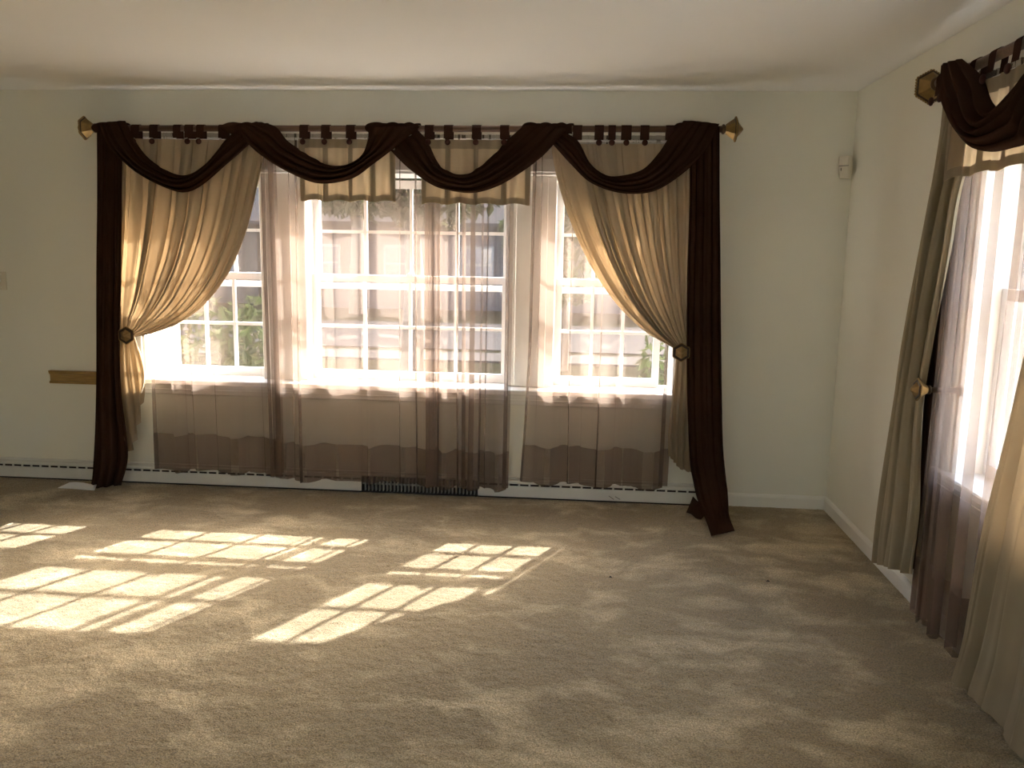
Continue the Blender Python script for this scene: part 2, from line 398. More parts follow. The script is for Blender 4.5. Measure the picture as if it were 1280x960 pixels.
def pleat_phase(s, n, seed, jit=.45):
    rg = np.random.RandomState(seed); w = 1+jit*(rg.rand(n)*2-1); c = np.concatenate([[0], np.cumsum(w)]); c /= c[-1]
    return np.interp(s, c, np.arange(n+1))*2*PI
def wobble(S, T, seed, k=4):
    rg = np.random.RandomState(seed); o = 0
    for _ in range(k):
        o = o + np.sin(S*rg.uniform(3, 14)+T*rg.uniform(-9, 9)+rg.uniform(0, 6.3))
    return o/k

def hung_cloth(name, Ledge, Redge, n_out, mat, parent, folds=9, seed=1, amp=(.030, .014), over=.0, ns=220, nt=90, solid=0.0, base=0.0, wob=.006, sharp=1.0, jit=.45, clear=None):
    """cloth between two edge curves (world points, top to bottom); folds run from top to bottom; n_out points into the room"""
    Lp, Rp = catmull(Ledge, nt), catmull(Redge, nt)
    s = np.linspace(0, 1, ns); t = np.linspace(0, 1, nt)
    S, T = np.meshgrid(s, t); ph = pleat_phase(s, folds, seed, jit)[None, :]
    A = (np.interp(t, np.linspace(0, 1, len(amp)), amp))[:, None]
    w = np.sin(ph + .5*np.sin(2.2*T+seed)); w2 = .35*np.sin(2*ph+1.3+1.5*T) + .30*np.sin(.43*ph+seed+1.2*T) + .13*np.sin(3.7*ph+2.1*T+seed)*np.sin(.9*ph+3*T) + .07*np.sin(6.3*ph-2*T)
    w = w*(.65+.45*np.sin(.61*ph+1.7*seed))
    w = np.sign(w)*np.abs(w)**sharp
    n = np.array(n_out, float)
    across = Rp-Lp
    Sx = S + over/folds*np.sin(2*ph+.6)*np.clip(1.0, 0, 1)/(2*PI)*2*np.minimum(1, 4*S*(1-S)+.1)
    P = Lp[:, None, :]*(1-Sx[..., None]) + Rp[:, None, :]*Sx[..., None]
    disp = A*(w+w2)*.75 + wob*wobble(S*2, T*2, seed+7) + base
    P = P + n[None, None, :]*disp[..., None]
    if clear is not None:
        ax = int(np.argmax(np.abs(n))); P[..., ax] = np.minimum(P[..., ax], clear+.006*w*w)     # stays in front of the sheers
    return grid_mesh(name, P, mat, parent, solid)

NB = (0, -1, 0); NR = (-1, 0, 0)

# ------------------------------------------------------------------ rods, finials, holdbacks
def finial_head(parent, o, d, R=.066, name='finial', up=(0, 0, 1)):
    """hexagonal urn: collar, flared gold body, beaded rim, pointed cap, d points away from the rod"""
    o = np.array(o, float); d = np.array(d, float); k = R/.066
    g = MB().lathe(o, d, [(0, .020*k), (.004*k, .026*k), (.010*k, .028*k), (.016*k, .026*k), (.018*k, .021*k), (.022*k, .021*k)], 18, up=up).build(name, BRONZE, parent, True)
    MB().lathe(o+d*.0215*k, d, [(0, .026*k), (.006*k, .030*k), (.046*k, R*.88)], 6, up=up).build('gold_body', GOLD, g)
    MB().lathe(o+d*.0676*k, d, [(0, R*.90), (.004*k, R), (.013*k, R), (.017*k, R*.88)], 6, up=up).build('rim', RIMM, g)
    MB().lathe(o+d*.0847*k, d, [(0, R*.70), (.028*k, R*.20), (.034*k, .004)], 6, up=up).build('pointed_cap', CAPM, g)
    a = np.array(up, float); a -= d*(a@d); a /= np.linalg.norm(a); b_ = np.cross(d, a)
    bm = MB()
    for i in range(6):
        p = [o+d*.076*k+(a*math.cos(PI/3*j)+b_*math.sin(PI/3*j))*R*1.005 for j in (i, i+1)]
        for q in range(6):
            c = p[0]+(p[1]-p[0])*(q+.5)/6; r_ = .0062*k
            bm.lathe(c-d*r_, d, [(0, .001), (r_*.4, r_*.8), (r_, r_), (r_*1.6, r_*.8), (2*r_, .001)], 6, up=up)
    bm.build('bead_ring', GOLD, g, True)
    return g
ROD_R = .018
def ROD_Z(x): return 2.199 + (x+4.42)*(.012/3.65)
def curtain_rod(label, p0, p1, n_out, brackets, finials=(True, True)):
    root = empty('curtain_rod', label, 'curtain rod')
    p0, p1 = np.array(p0, float), np.array(p1, float); d = (p1-p0)/np.linalg.norm(p1-p0); n = np.array(n_out, float)
    MB().tube([p0, p1], ROD_R, 16).build('rod', RODM, root, True)
    for e, s in ((p0, -1), (p1, 1)):
        if finials[0 if s < 0 else 1]: finial_head(root, e, d*s)
    for q in brackets:
        c = p0+(p1-p0)*q; w = c.copy(); ax = int(np.argmax(np.abs(n))); w[ax] = 0
        br = MB(); br.tube([w+n*.0, w+n*.012], .035, 16); br.tube([w+n*.01+np.array([0, 0, -.028]), c+np.array([0, 0, -.028])], .010, 10)
        br.lathe(c+np.array([0, 0, -.040]), (0, 0, 1), [(0, .008), (.010, .016), (.024, .020)], 12, up=tuple(n))
        br.build('bracket', BRONZE, root, True)
    return root
YR = -.130
BX0, BX1 = aty(121, 158, YR)[0], aty(902, 160, YR)[0]
curtain_rod('long brown curtain rod with hexagonal gold finials over the wide triple window',
            (BX0, YR, ROD_Z(BX0)), (BX1, YR, ROD_Z(BX1)), NB, (.04, .497, .96))
XR = -.130
R_Z = 2.205
curtain_rod('brown curtain rod with one finial in view on the wall beside the corner',
            (XR, -1.46, R_Z), (XR, -3.25, R_Z), NR, (.05, .95))

# white sash rods carrying the sheers
def sheer_rod(label, a, c, n_out):
    r = empty('sheer_curtain_rod', label, 'curtain rod'); a = np.array(a, float); c = np.array(c, float); n = np.array(n_out, float)
    wa, wc = a.copy(), c.copy(); ax = int(np.argmax(np.abs(n))); wa[ax] = 0; wc[ax] = 0
    MB().tube([a, c], .008, 10).build('rod', METALW, r, True)
    for e, w in ((a, wa), (c, wc)): MB().tube([w, e], .008, 8).build('return', METALW, r, True)
    return r
YS = -.086
SZ = 2.150
sheer_rod('thin white rod carrying the sheer curtains of the triple window', (-4.30, YS, SZ), (-.90, YS, SZ), NB)
sheer_rod('thin white rod carrying the sheers of the window near the corner', (YS, -1.50, SZ), (YS, -3.0, SZ), NR)

def holdback(label, wallpt, n_out, length, R=.050, up=(0, 0, 1)):
    h = empty('curtain_holdback', label, 'holdback'); w = np.array(wallpt, float); n = np.array(n_out, float)
    MB().lathe(w, n, [(0, .024), (.006, .026), (.010, .020), (.012, .011), (length*.5, .011), (length*.55, .014), (length*.62, .014), (length*.66, .011), (length, .011)], 14, up=up).build('post', BRONZE, h, True)
    finial_head(h, w+n*length, n, R, 'knob', up)
    return h
hl = aty(160, 419, -.155); hr = aty(851, 440, -.155)
holdback('hexagonal gold holdback knob on the left drape of the triple window', (hl[0], 0, hl[2]), NB, .115, .053)
holdback('hexagonal gold holdback knob beside the right dark scarf fall of the triple window', (hr[0], 0, hr[2]), NB, .115, .053)
hw = atx(1152, 487, -.15)
holdback('bronze pyramid holdback knob on the drape near the corner', (0, hw[1], hw[2]), NR, .115, .044)

# ------------------------------------------------------------------ sheers
def sheer(label, xs, z_bot, seed, wall='back', spread=1.0, Y0=YS, amp=.026, nt=46, z_top=SZ+.03, flare=None, hem_h=.235, NF=6):
    """xs: list of (s, position along the wall); narrow steps make bunched folds"""
    root = empty('sheer_curtain', label, 'sheer curtain')
    rg = np.random.RandomState(seed)
    ss = np.array([a for a, _ in xs]); xx = np.array([c for _, c in xs]); ns = 420
    s = np.linspace(0, 1, ns); x = np.interp(s, ss, xx)
    dx = np.gradient(x, s); dens = np.abs(dx)/np.mean(np.abs(dx))
    t = np.concatenate([[0, .012, .024], np.linspace(.05, 1, nt-3)])
    # phase advances with cloth length so that bunched stretches fold more tightly
    k = np.cumsum(1.0 + .5*np.sin(s*17+seed)+.4*np.sin(s*31+2*seed)); k = k/k[-1]
    nf = NF
    ph = k*nf*2*PI
    def layer(t_arr, off):
        S, T = np.meshgrid(s, t_arr)
        am = amp*(.55+.45*T)*(.45+.9*np.minimum(1.2, dens))[None, :]
        y = am*(np.sin(ph)[None, :]+.4*np.sin(1.7*ph+seed+.4*T)) + .006*wobble(S*3, T, seed)
        xo = .026*spread*np.sin(2*ph+.7)[None, :]*np.minimum(1, 1/np.maximum(dens, .3))[None, :]*(.55+.45*np.sin(.31*ph+seed))[None, :]
        X = x[None, :]+xo+.010*np.sin(ph*.37+2.2*T)*T
        if flare is not None: X = X + np.interp(T, [0, .6, 1], [0, flare[1]*.3, flare[1]])*np.interp(S, [0, .12, 1], [1, 0, 0]) + np.interp(T, [0, .6, 1], [0, flare[0]*.3, flare[0]])*np.interp(S, [0, .9, 1], [0, 0, 1])
        # ruffle above the rod pocket
        fine = .008*np.sin(ph*5+seed)*np.exp(-T*22)
        # folds close in on the rod at the header
        close = np.interp(T, [0, .02, .10], [.25, .12, 1])
        zb = z_bot + .012*np.sin(ph*.5+1)[None, :] * T
        Z = z_top + (zb-z_top)*T
        Yy = -(y*close + fine) - off
        D_ = np.clip(Y0+Yy, -.112, -.0605-off*.2)          # the cloth hangs clear of stool and heater
        if wall == 'back': return np.stack([X, D_, Z], -1)
        return np.stack([D_, X, Z], -1)
    grid_mesh('panel', layer(t, 0.0), SHEER, root)
    th = 1-hem_h/(z_top-z_bot)
    grid_mesh('hem', layer(np.linspace(th, 1, 8), -.0035), SHEER, root)
    return root
def bx_(px, Y=YS): return aty(px, 480, Y)[0]
sheer('sheer taupe curtain panel hanging against the left sash of the triple window', [(0, bx_(189)), (.12, bx_(196)), (.72, bx_(325)), (1, bx_(349))], .105, 3)
sheer('wide sheer taupe curtain panel over the left half of the middle sash', [(0, bx_(337)), (.08, bx_(350)), (.70, bx_(495)), (.80, bx_(513)), (1, bx_(548))], .075, 11)
sheer('sheer taupe curtain panel over the right half of the middle sash', [(0, bx_(536)), (.38, bx_(574)), (.9, bx_(628)), (1, bx_(635))], .065, 8)
sheer('sheer taupe curtain panel flaring at its foot before the right sash of the triple window', [(0, bx_(660)), (.2, bx_(680)), (.9, bx_(825)), (1, bx_(838))], .115, 21, flare=(0, -.065))
sheer('sheer pinkish curtain panel of the window by the corner, edge next to the drape', [(0, -1.625), (.3, -1.69), (.55, -1.84), (1, -2.24)], .055, 31, wall='right')
sheer('sheer pinkish curtain panel of the window by the corner, half behind the near drape', [(0, -2.20), (.5, -2.55), (1, -2.95)], .055, 37, wall='right')

# ------------------------------------------------------------------ tab-top drapes
def tab_mesh(w=.052, drop=.058):
    prof = []
    r = ROD_R+.0035
    prof += [(-r-.004, -drop), (-r-.001, -drop*.5), (-r, 0)]
    for k in range(1, 8): a = PI-PI*k/8; prof.append((r*math.cos(a), r*math.sin(a)))
    prof += [(r, 0), (r-.002, -drop*.5), (r-.004, -drop)]
    v = []; f = []
    n = len(prof)
    for sx in (-w/2, w/2):
        for (y, z) in prof: v.append((sx, y, z))
    for i in range(n-1): f.append((i, i+1, n+i+1, n+i))
    o = mesh_from('tab', v, f, TABB, None, True); me = o.data; bpy.data.objects.remove(o); return me
TAB_ME = tab_mesh()
def button_mesh():
    o = MB().lathe((0, 0, 0), (0, -1, 0), [(0, .016), (.005, .017), (.009, .014), (.012, .007), (.0125, .001)], 14).build('button', BUTTON, None, True)
    me = o.data; bpy.data.objects.remove(o); return me
BTN_ME = button_mesh()
def add_tab(parent, along, wall='back', wscale=1.0, zrod=None, btn=True, tilt=0.0, yrod=YR):
    o = bpy.data.objects.new('tab', TAB_ME); COL.objects.link(o); o.parent = parent
    if wall == 'back': o.location = (along, yrod, zrod); o.rotation_euler = (0, tilt, 0)
    else: o.location = (yrod, along, zrod); o.rotation_euler = (0, tilt, -PI/2)
    o.scale = (wscale, 1, 1)
    if btn:
        c = bpy.data.objects.new('button', BTN_ME); COL.objects.link(c); c.parent = parent
        off = .030
        if wall == 'back': c.location = (along, yrod-off-.012, zrod-.080)
        else: c.location = (yrod-off-.012, along, zrod-.080); c.rotation_euler = (0, 0, -PI/2)

YD = -.128
def Pb(L, Y=YD): return [aty(x, y, Y) for x, y in L]
def Pr(L, X=-.12): return [atx(x, y, X) for x, y in L]

# left drape
dl = empty('tab_top_drape', 'beige tab-top drape swept aside to the left of the triple window', 'drape', 'beige drapes of the triple window')
hung_cloth('panel', Pb([(149, 173), (150, 250), (149, 330), (149, 390), (151, 410), (152, 421)]),
           Pb([(332, 176), (322, 232), (308, 290), (286, 342), (255, 382), (222, 405), (192, 416), (170, 421)]),
           NB, BEIGE, dl, folds=10, seed=5, amp=(.012, .044, .046, .034, .016), over=.8, jit=.75, clear=-.121, ns=300, nt=100, sharp=.85)
# gathered tail below the knob, hem stepping up
def tail(name, parent, L, R, hemdrop, seed, mat, n_out, Y, folds=4):
    nt, ns = 60, 120
    Lp, Rp = catmull(L, nt), catmull(R, nt); s = np.linspace(0, 1, ns); t = np.linspace(0, 1, nt); S, T = np.meshgrid(s, t)
    ph = pleat_phase(s, folds, seed, .3)[None, :]
    P = Lp[:, None, :]*(1-S[..., None])+Rp[:, None, :]*S[..., None]
    P[..., 2] += (np.interp(S, [0, .25, .5, .75, 1], hemdrop))*np.clip((T-.1)/.9, 0, 1)
    A = np.interp(T, [0, .3, 1], [.010, .026, .034]); n = np.array(n_out, float)
    P = P + n*((A*(np.sin(ph+.6*T)+.4*np.sin(2*ph+1)))[..., None])
    ax = 1 if n_out[1] != 0 else 0; P[..., ax] = np.minimum(P[..., ax], -.117)
    if n_out[1] != 0: P[..., 0] += .012*np.sin(2*ph+.8)*T
    else: P[..., 1] += .012*np.sin(2*ph+.8)*T
    return grid_mesh(name, P, mat, parent)
tail('tail', dl, Pb([(152, 419), (147, 440), (146, 480), (152, 520), (161, 566)]), Pb([(168, 420), (176, 450), (182, 490), (184, 530), (182, 560)]),
     [0, .02, .10, .22, .36], 3, BEIGE, NB, YD)
for px, ws, bt in ((171, 1, True), (194, 1, True), (223, .9, False), (238, 1.05, True), (252, .9, True), (280, 1, False), (318, 1, False)):
    add_tab(dl, aty(px, 165, YR)[0], 'back', ws, ROD_Z(aty(px, 165, YR)[0]), bt)
# right drape
dr = empty('tab_top_drape', 'beige tab-top drape swept aside to the right of the triple window', 'drape', 'beige drapes of the triple window')
hung_cloth('panel', Pb([(688, 180), (696, 222), (712, 275), (737, 330), (768, 377), (803, 412), (832, 430), (845, 437)]),
           Pb([(864, 180), (862, 260), (860, 340), (861, 400), (862, 428), (861, 441)]),
           NB, BEIGE, dr, folds=10, seed=15, amp=(.012, .044, .046, .034, .016), over=.8, jit=.75, clear=-.121, ns=300, nt=100, sharp=.85)
tail('tail', dr, Pb([(846, 438), (842, 470), (838, 510), (835, 545), (836, 572)]), Pb([(862, 440), (863, 470), (863, 520), (864, 560), (864, 590)]),
     [0.02, .0, -.02, -.01, 0.0], 9, BEIGE, NB, YD)
for px, ws, bt in ((722, 1, False), (749, 1, True), (765, .8, True), (783, 1.1, True), (806, .95, True), (838, 1, False)):
    add_tab(dr, aty(px, 165, YR)[0], 'back', ws, ROD_Z(aty(px, 165, YR)[0]), bt)

# short valances with a taupe border, tabs and buttons
def valance(label, x0, x1, z0, z1, tabs, seed, wall='back', zrod=None, group=None, Y0=YR-.026):
    root = empty('tab_top_valance', label, 'valance', group)
    ns, nt = 160, 26
    s = np.linspace(0, 1, ns); folds = len(tabs)
    def surf(sa, ta, off):
        S, T = np.meshgrid(sa, ta)
        w = .010*(.3+.7*T)*np.sin(S*folds*2*PI+seed) + .006*np.sin(S*folds*4*PI+seed*2+T) - .012*np.exp(-((np.mod(S*folds+.5, 1)-.5)/.07)**2)*(.5+.5*T)
        X = x0+(x1-x0)*S + .004*np.sin(S*40+seed)*T
        Z = z1+(z0-z1)*T - .006*np.sin(S*folds*2*PI+seed)*T
        Y = Y0 - w - off
        return np.stack([X, Y, Z], -1) if wall == 'back' else np.stack([Y, X, Z], -1)
    W = abs(x1-x0); bw = .034
    grid_mesh('panel', surf(s, np.linspace(0, 1, nt), 0), VALC, root)
    grid_mesh('border', surf(s, np.linspace(1-bw/abs(z1-z0), 1, 4), .003), BEIGE_EDGE, root)
    grid_mesh('border', surf(np.linspace(0, bw/W, 10), np.linspace(0, 1-bw/abs(z1-z0), nt), .003), BEIGE_EDGE, root)
    grid_mesh('border', surf(np.linspace(1-bw/W, 1, 10), np.linspace(0, 1-bw/abs(z1-z0), nt), .003), BEIGE_EDGE, root)
    grid_mesh('header_band', surf(np.linspace(bw/W, 1-bw/W, 120), np.linspace(0, .05/abs(z1-z0), 4), .003), BEIGE_EDGE, root)
    for a in tabs:
        sc_ = (a-x0)/(x1-x0); hw_ = .014/W
        if bw/W+hw_ < sc_ < 1-bw/W-hw_: grid_mesh('seam_band', surf(np.linspace(sc_-hw_, sc_+hw_, 6), np.linspace(.05/abs(z1-z0), 1-bw/abs(z1-z0), nt), .003), BEIGE_EDGE, root)
    for a in tabs: add_tab(root, a, wall, 1.0, zrod if zrod else ROD_Z(a), True)
    return root
YV = YR-.026
def vx(px): return aty(px, 200, YV)[0]
zv = aty(430, 251, YV)[2]; zt = aty(430, 174, YV)[2]
valance('short beige tab-top valance with taupe border, left of the pair', vx(374), vx(494), zv, zt, [vx(380), vx(407), vx(438), vx(466)], .8, group='short valances of the triple window')
zv2 = aty(600, 255, YV)[2]; zt2 = aty(600, 175, YV)[2]
valance('short beige tab-top valance with taupe border, right of the pair', vx(526), vx(664), zv2, zt2, [vx(536), vx(560), vx(595), vx(630)], 2.0, group='short valances of the triple window')

# ------------------------------------------------------------------ dark scarf of the triple window
def swag(parent, U, L, y_left, y_right, seed, n_out=NB, belly=.055, pleats=4, conv=aty, flat=-.175):
    nu, nv = 150, 60
    Up = catmull([conv(x, y, flat) for x, y in U], nu); Lp = catmull([conv(x, y, flat) for x, y in L], nu)
    u = np.linspace(0, 1, nu); v = np.linspace(0, 1, nv); Uu, V = np.meshgrid(u, v)
    P = Up[None, :, :]*(1-V[..., None]) + Lp[None, :, :]*V[..., None]
    mid = np.sin(PI*np.clip(Uu, 0, 1))
    rg = np.random.RandomState(seed)
    disp = belly*np.sin(PI*V)**.7*(.35+.65*mid) - .03*(1-V)*mid
    for k in range(pleats):
        c = (k+.6+.3*rg.rand())/pleats; tilt = rg.uniform(-.18, .18); wd = .055+.03*rg.rand()
        disp = disp + (.020+.006*rg.rand())*np.exp(-((V-c-tilt*(Uu-.5))/wd)**2)*(.45+.55*mid)
        disp = disp - .014*np.exp(-((V-c-.11-tilt*(Uu-.5))/.03)**2)*(.4+.6*mid)
    disp = disp + .004*wobble(Uu*2, V*3, seed)
    disp = disp + np.interp(Uu, [0, .16, .84, 1], [y_left, 0, 0, y_right])
    P = P + np.array(n_out, float)*disp[..., None]
    return grid_mesh('swag', P, BROWN, parent, .004)
def wrap(parent, cx, cy, cz, w, seed, axis='x', tilt=.3, r=.030):
    """cloth bunched over the rod between two swags"""
    nu, nv = 60, 40
    u = np.linspace(-1, 1, nu); a = np.linspace(-.15*PI, 1.35*PI, nv); Uu, A = np.meshgrid(u, a)
    rr = r*(1+.10*np.sin(Uu*9+seed)+.07*np.sin(Uu*17+A+seed)) + .012*np.clip((A-PI*.8), 0, 1)*(1-Uu**2)
    al = Uu*w*(1-.18*np.cos(A)) + tilt*.1*np.cos(A)
    yy = cy + rr*np.cos(PI-A)*-1*-1; zz = cz + rr*np.sin(A)
    yy = cy - (-rr*np.cos(A))
    P = np.stack([cx+al, yy, zz], -1) if axis == 'x' else np.stack([yy, cx+al, zz], -1)
    return grid_mesh('wrap', P, BROWN, parent, .003)
sc = empty('window_scarf', 'long dark brown scarf looped in four swags over the triple window with floor-length tails', 'scarf')
swag(sc, [(160, 152), (174, 186), (197, 208), (228, 219), (258, 203), (281, 174), (297, 160)],
     [(124, 156), (136, 184), (157, 205), (181, 222), (211, 236), (232, 240), (252, 232), (281, 208), (312, 178)], .03, -.03, 1)
swag(sc, [(322, 153), (343, 158), (357, 175), (374, 187), (402, 203), (421, 207), (439, 203), (454, 190), (466, 160)],
     [(300, 163), (315, 184), (338, 202), (369, 219), (400, 229), (439, 223), (467, 204), (491, 186), (526, 159)], .02, .03, 2)
swag(sc, [(522, 163), (534, 177), (548, 205), (569, 217), (586, 215), (611, 198), (632, 177), (656, 157)],
     [(486, 186), (511, 210), (539, 230), (562, 238), (592, 241), (621, 233), (649, 217), (679, 194), (709, 161)], -.03, .02, 3)
swag(sc, [(707, 165), (723, 177), (737, 203), (754, 217), (772, 220), (803, 212), (824, 191), (838, 170), (854, 152)],
     [(690, 178), (714, 205), (737, 227), (766, 239), (796, 242), (824, 236), (859, 212), (883, 186), (898, 156)], -.03, .03, 4)
for px, w, sd in ((143, .082, 1), (312, .11, 2), (497, .13, 3), (690, .12, 4), (873, .095, 5)):
    c = aty(px, 160, YR)[0]; wrap(sc, c, YR, ROD_Z(c), w, sd)
YFALL = -.165
hung_cloth('fall', Pb([(123, 158), (123, 240), (122, 330), (121, 440), (119, 530), (116, 585), (113, 610)], YFALL),
           Pb([(154, 158), (153, 240), (152, 330), (150, 430), (152, 490), (158, 540), (160, 575), (152, 606)], YFALL),
           NB, BROWN, sc, folds=4, seed=2, amp=(.020, .026, .028, .034), over=.5, ns=120, nt=90, solid=.004)
gl = lambda x, y, z=.012: atz(x, y, z)
rl = Pb([(862, 160), (862, 250), (859, 340), (858, 430), (859, 510), (862, 575), (866, 600)], YFALL)+[gl(871, 622, .10), gl(878, 640, .035), gl(884, 655, .014), gl(889, 670, .012)]
rr_ = Pb([(899, 158), (899, 250), (900, 340), (901, 450), (903, 550), (907, 598), (909, 612)], YFALL)+[gl(910, 630, .10), gl(911, 643, .035), gl(914, 653, .014), gl(918, 663, .012)]
hung_cloth('fall', rl, rr_, NB, BROWN, sc, folds=4, seed=6, amp=(.018, .026, .028, .026, .022, .004), over=.5, ns=120, nt=110, solid=.004, wob=.003)
# the end of the right tail turns forward and lies on the carpet in two flaps
def floor_flap(parent, top, foot, seed, name='tail_end'):
    """top: two world points where it leaves the hanging tail; foot: list of left/right edge points on the carpet"""
    nt, ns = 40, 40
    Lp = catmull([top[0]]+[p[0] for p in foot], nt); Rp = catmull([top[1]]+[p[1] for p in foot], nt)
    s = np.linspace(0, 1, ns); t = np.linspace(0, 1, nt); S, T = np.meshgrid(s, t)
    P = Lp[:, None, :]*(1-S[..., None])+Rp[:, None, :]*S[..., None]
    P[..., 2] += .008*np.sin(S*9+T*3+seed)*(1-T*.6)
    P[..., 2] = np.maximum(P[..., 2], .006)
    return grid_mesh(name, P, BROWN, parent, .004)
g = lambda x, y, z=.012: atz(x, y, z)
floor_flap(sc, (aty(866, 622, -.19), aty(890, 634, -.21)), [(g(858, 640), g(876, 650))], 2)

# ------------------------------------------------------------------ right window dressing
far = empty('tab_top_drape', 'grey-beige drape hanging beside the corner, held by a bronze knob', 'drape', 'drapes of the corner window')
hung_cloth('panel', Pr([(1180, 120), (1177, 160), (1168, 230), (1150, 320), (1136, 400), (1122, 480), (1108, 580), (1098, 660), (1094, 703)]),
           Pr([(1240, 110), (1226, 160), (1203, 235), (1190, 310), (1172, 400), (1163, 450), (1156, 495), (1152, 560), (1150, 640), (1141, 718)]),
           NR, BEIGE2, far, folds=6, seed=4, amp=(.020, .034, .030, .018, .028, .036), over=.6, clear=-.119, ns=200, nt=110, sharp=.8, wob=.008)
near = empty('tab_top_drape', 'grey-beige drape at the edge of the picture, glowing along its front edge', 'drape', 'drapes of the corner window')
hung_cloth('panel', [(-.12, -2.52, 2.13), (-.12, -2.44, 1.8), (-.12, -2.36, 1.4)]+Pr([(1280, 472), (1264, 556), (1243, 650), (1226, 740), (1214, 800), (1199, 848)]),
           [(-.12, -3.06, 2.13), (-.12, -3.06, 1.8), (-.12, -3.04, 1.4), (-.12, -3.0, 1.0), (-.13, -3.0, .5), (-.13, -3.0, .1), (-.13, -3.0, .012)],
           NR, BEIGE2, near, folds=5, seed=12, amp=(.025, .035, .04, .05), over=.5, clear=-.119, ns=160, nt=90, wob=.008)
for a in (-1.52, -1.60, -1.70): add_tab(far, a, 'right', 1, R_Z, True, yrod=XR)
for a in (-2.60, -2.72, -2.86, -2.98): add_tab(near, a, 'right', 1, R_Z, True, yrod=XR)
valance('beige valance under the dark swag of the corner window', -1.66, -2.50, 1.815, 2.125, [-1.80, -1.95, -2.12, -2.30], 1.2, wall='right', zrod=R_Z, Y0=XR-.026)
sc2 = empty('window_scarf', 'dark brown scarf swagged over the rod of the corner window', 'scarf')
def mk(pts): return [(0, y, z) for y, z in pts]
def swag_yz(U, L, seed, yl, yr):
    return swag(sc2, U, L, yl, yr, seed, NR, .06, 5, conv=lambda a, b_, X: np.array([X, a, b_]), flat=-.18)
def yz(L, X=-.20): return [tuple(atx(x, y, X)[1:]) for x, y in L]
swag_yz(yz([(1204, 74), (1217, 97), (1224, 128), (1236, 137), (1252, 124), (1280, 88)])+[(-2.36, 2.12), (-2.50, 2.235)],
        yz([(1182, 82), (1177, 118), (1185, 146), (1201, 170), (1218, 185), (1240, 189), (1263, 184), (1280, 177)])+[(-2.36, 1.93), (-2.54, 2.06), (-2.64, 2.22)], 5, .02, .02)
swag_yz([(-2.60, 2.24), (-2.68, 2.10), (-2.78, 2.02), (-2.88, 1.99), (-3.0, 2.03), (-3.08, 2.12), (-3.14, 2.235)],
        [(-2.52, 2.20), (-2.58, 2.05), (-2.66, 1.95), (-2.76, 1.88), (-2.88, 1.86), (-3.02, 1.90), (-3.12, 1.99), (-3.2, 2.12), (-3.23, 2.21)], 6, -.02, .02)
for yc, w, sd in ((-1.565, .075, 3), (-2.62, .11, 7)): wrap(sc2, yc, XR, R_Z, w, sd, axis='y')
# a length of the scarf hangs down the wall behind the far drape
hung_cloth('fall', [(-.07, -1.50, 2.19), (-.075, -1.46, 1.6), (-.075, -1.42, 1.0), (-.075, -1.40, .5), (-.075, -1.40, .22)],
           [(-.07, -1.60, 2.19), (-.08, -1.612, 1.6), (-.085, -1.60, 1.0), (-.085, -1.57, .5), (-.085, -1.55, .22)],
           NR, BROWN, sc2, folds=3, seed=8, amp=(.012, .014, .014), over=.3, ns=80, nt=50, solid=.003, wob=.003)

# ------------------------------------------------------------------ baseboard heater
def heater():
    h = empty('baseboard_heater', 'low white metal baseboard heater along the foot of the wall under the window', 'heater')
    x0, x1 = XL+.02, -.775; gA, gB = -2.862, -2.125
    D = .055
    def cover(a, c):
        o = MB(); o.box((a, -D, .012), (c, -D+.006, .083), .002)
        o.box((a, -D, .095), (c, -D+.014, .106), .002)
        n = int((c-a)/.062); w = (c-a)/n
        for k in range(n+1):
            o.box((a+k*w-.006 if k else a, -D+.001, .083), (a+k*w+.006 if k < n else c, -D+.005, .095))
        return o.build('front_cover', METALW, h)
    cover(x0, gA); cover(gB, x1)
    MB().box((x0, -D+.004, .1061), (x1, -.002, .114), .002).build('top_cap', METALW, h)
    MB().box((x0, -.012, .1141), (x1, -.0005, .128), .002).build('wall_flange', METALW, h)
    MB().box((x0, -.014, .004), (x1, -.004, .105)).build('back_plate', DARKGAP, h)
    MB().box((x1+.0005, -D-.002, .004), (x1+.010, -.0005, .130), .002).build('end_cap', METALW, h)
    MB().box((x0, -D+.008, .002), (x1, -.015, .010)).build('bottom_pan', DARKGAP, h)
    n = 31
    o = bpy.data.objects.new
    fm = MB().box((-.0025, -.018, -.042), (.0025, .018, .042)).build('fin', FINM); me = fm.data; bpy.data.objects.remove(fm)
    for k in range(n):
        f_ = o('fin', me); COL.objects.link(f_); f_.parent = h; f_.location = (gA+.022+(gB-gA-.044)*k/(n-1), -D+.022, .056)
    MB().tube([(gA+.002, -.028, .055), (gB-.002, -.028, .055)], .006, 10).build('pipe', FINM, h, True)
    s_ = MB(); c = aty(765, 622, -D-.001)
    s_.tube([c+np.array([-.02, 0, .010]), c+np.array([.012, 0, -.012])], .0015, 6); s_.tube([c+np.array([.018, 0, .008]), c+np.array([.05, 0, -.010])], .0015, 6)
    s_.build('scratch', DARK, h)
heater()

# ------------------------------------------------------------------ small wall things
sw = empty('light_switch', 'small white toggle switch plate on the wall at the picture edge', 'light switch')
c = aty(2, 351, 0)
box('plate', (c[0]-.036, -.007, c[2]-.058), (c[0]+.036, 0, c[2]+.058), PLASTIC, sw, .003)
box('toggle', (c[0]-.005, -.019, c[2]-.004), (c[0]+.005, -.007, c[2]+.014), PLASTIC, sw, .002)
for dz in (-.042, .042): MB().lathe((c[0], -.0068, c[2]+dz), (0, -1, 0), [(0, .004), (.0015, .0035)], 10).build('screw', METALW, sw)

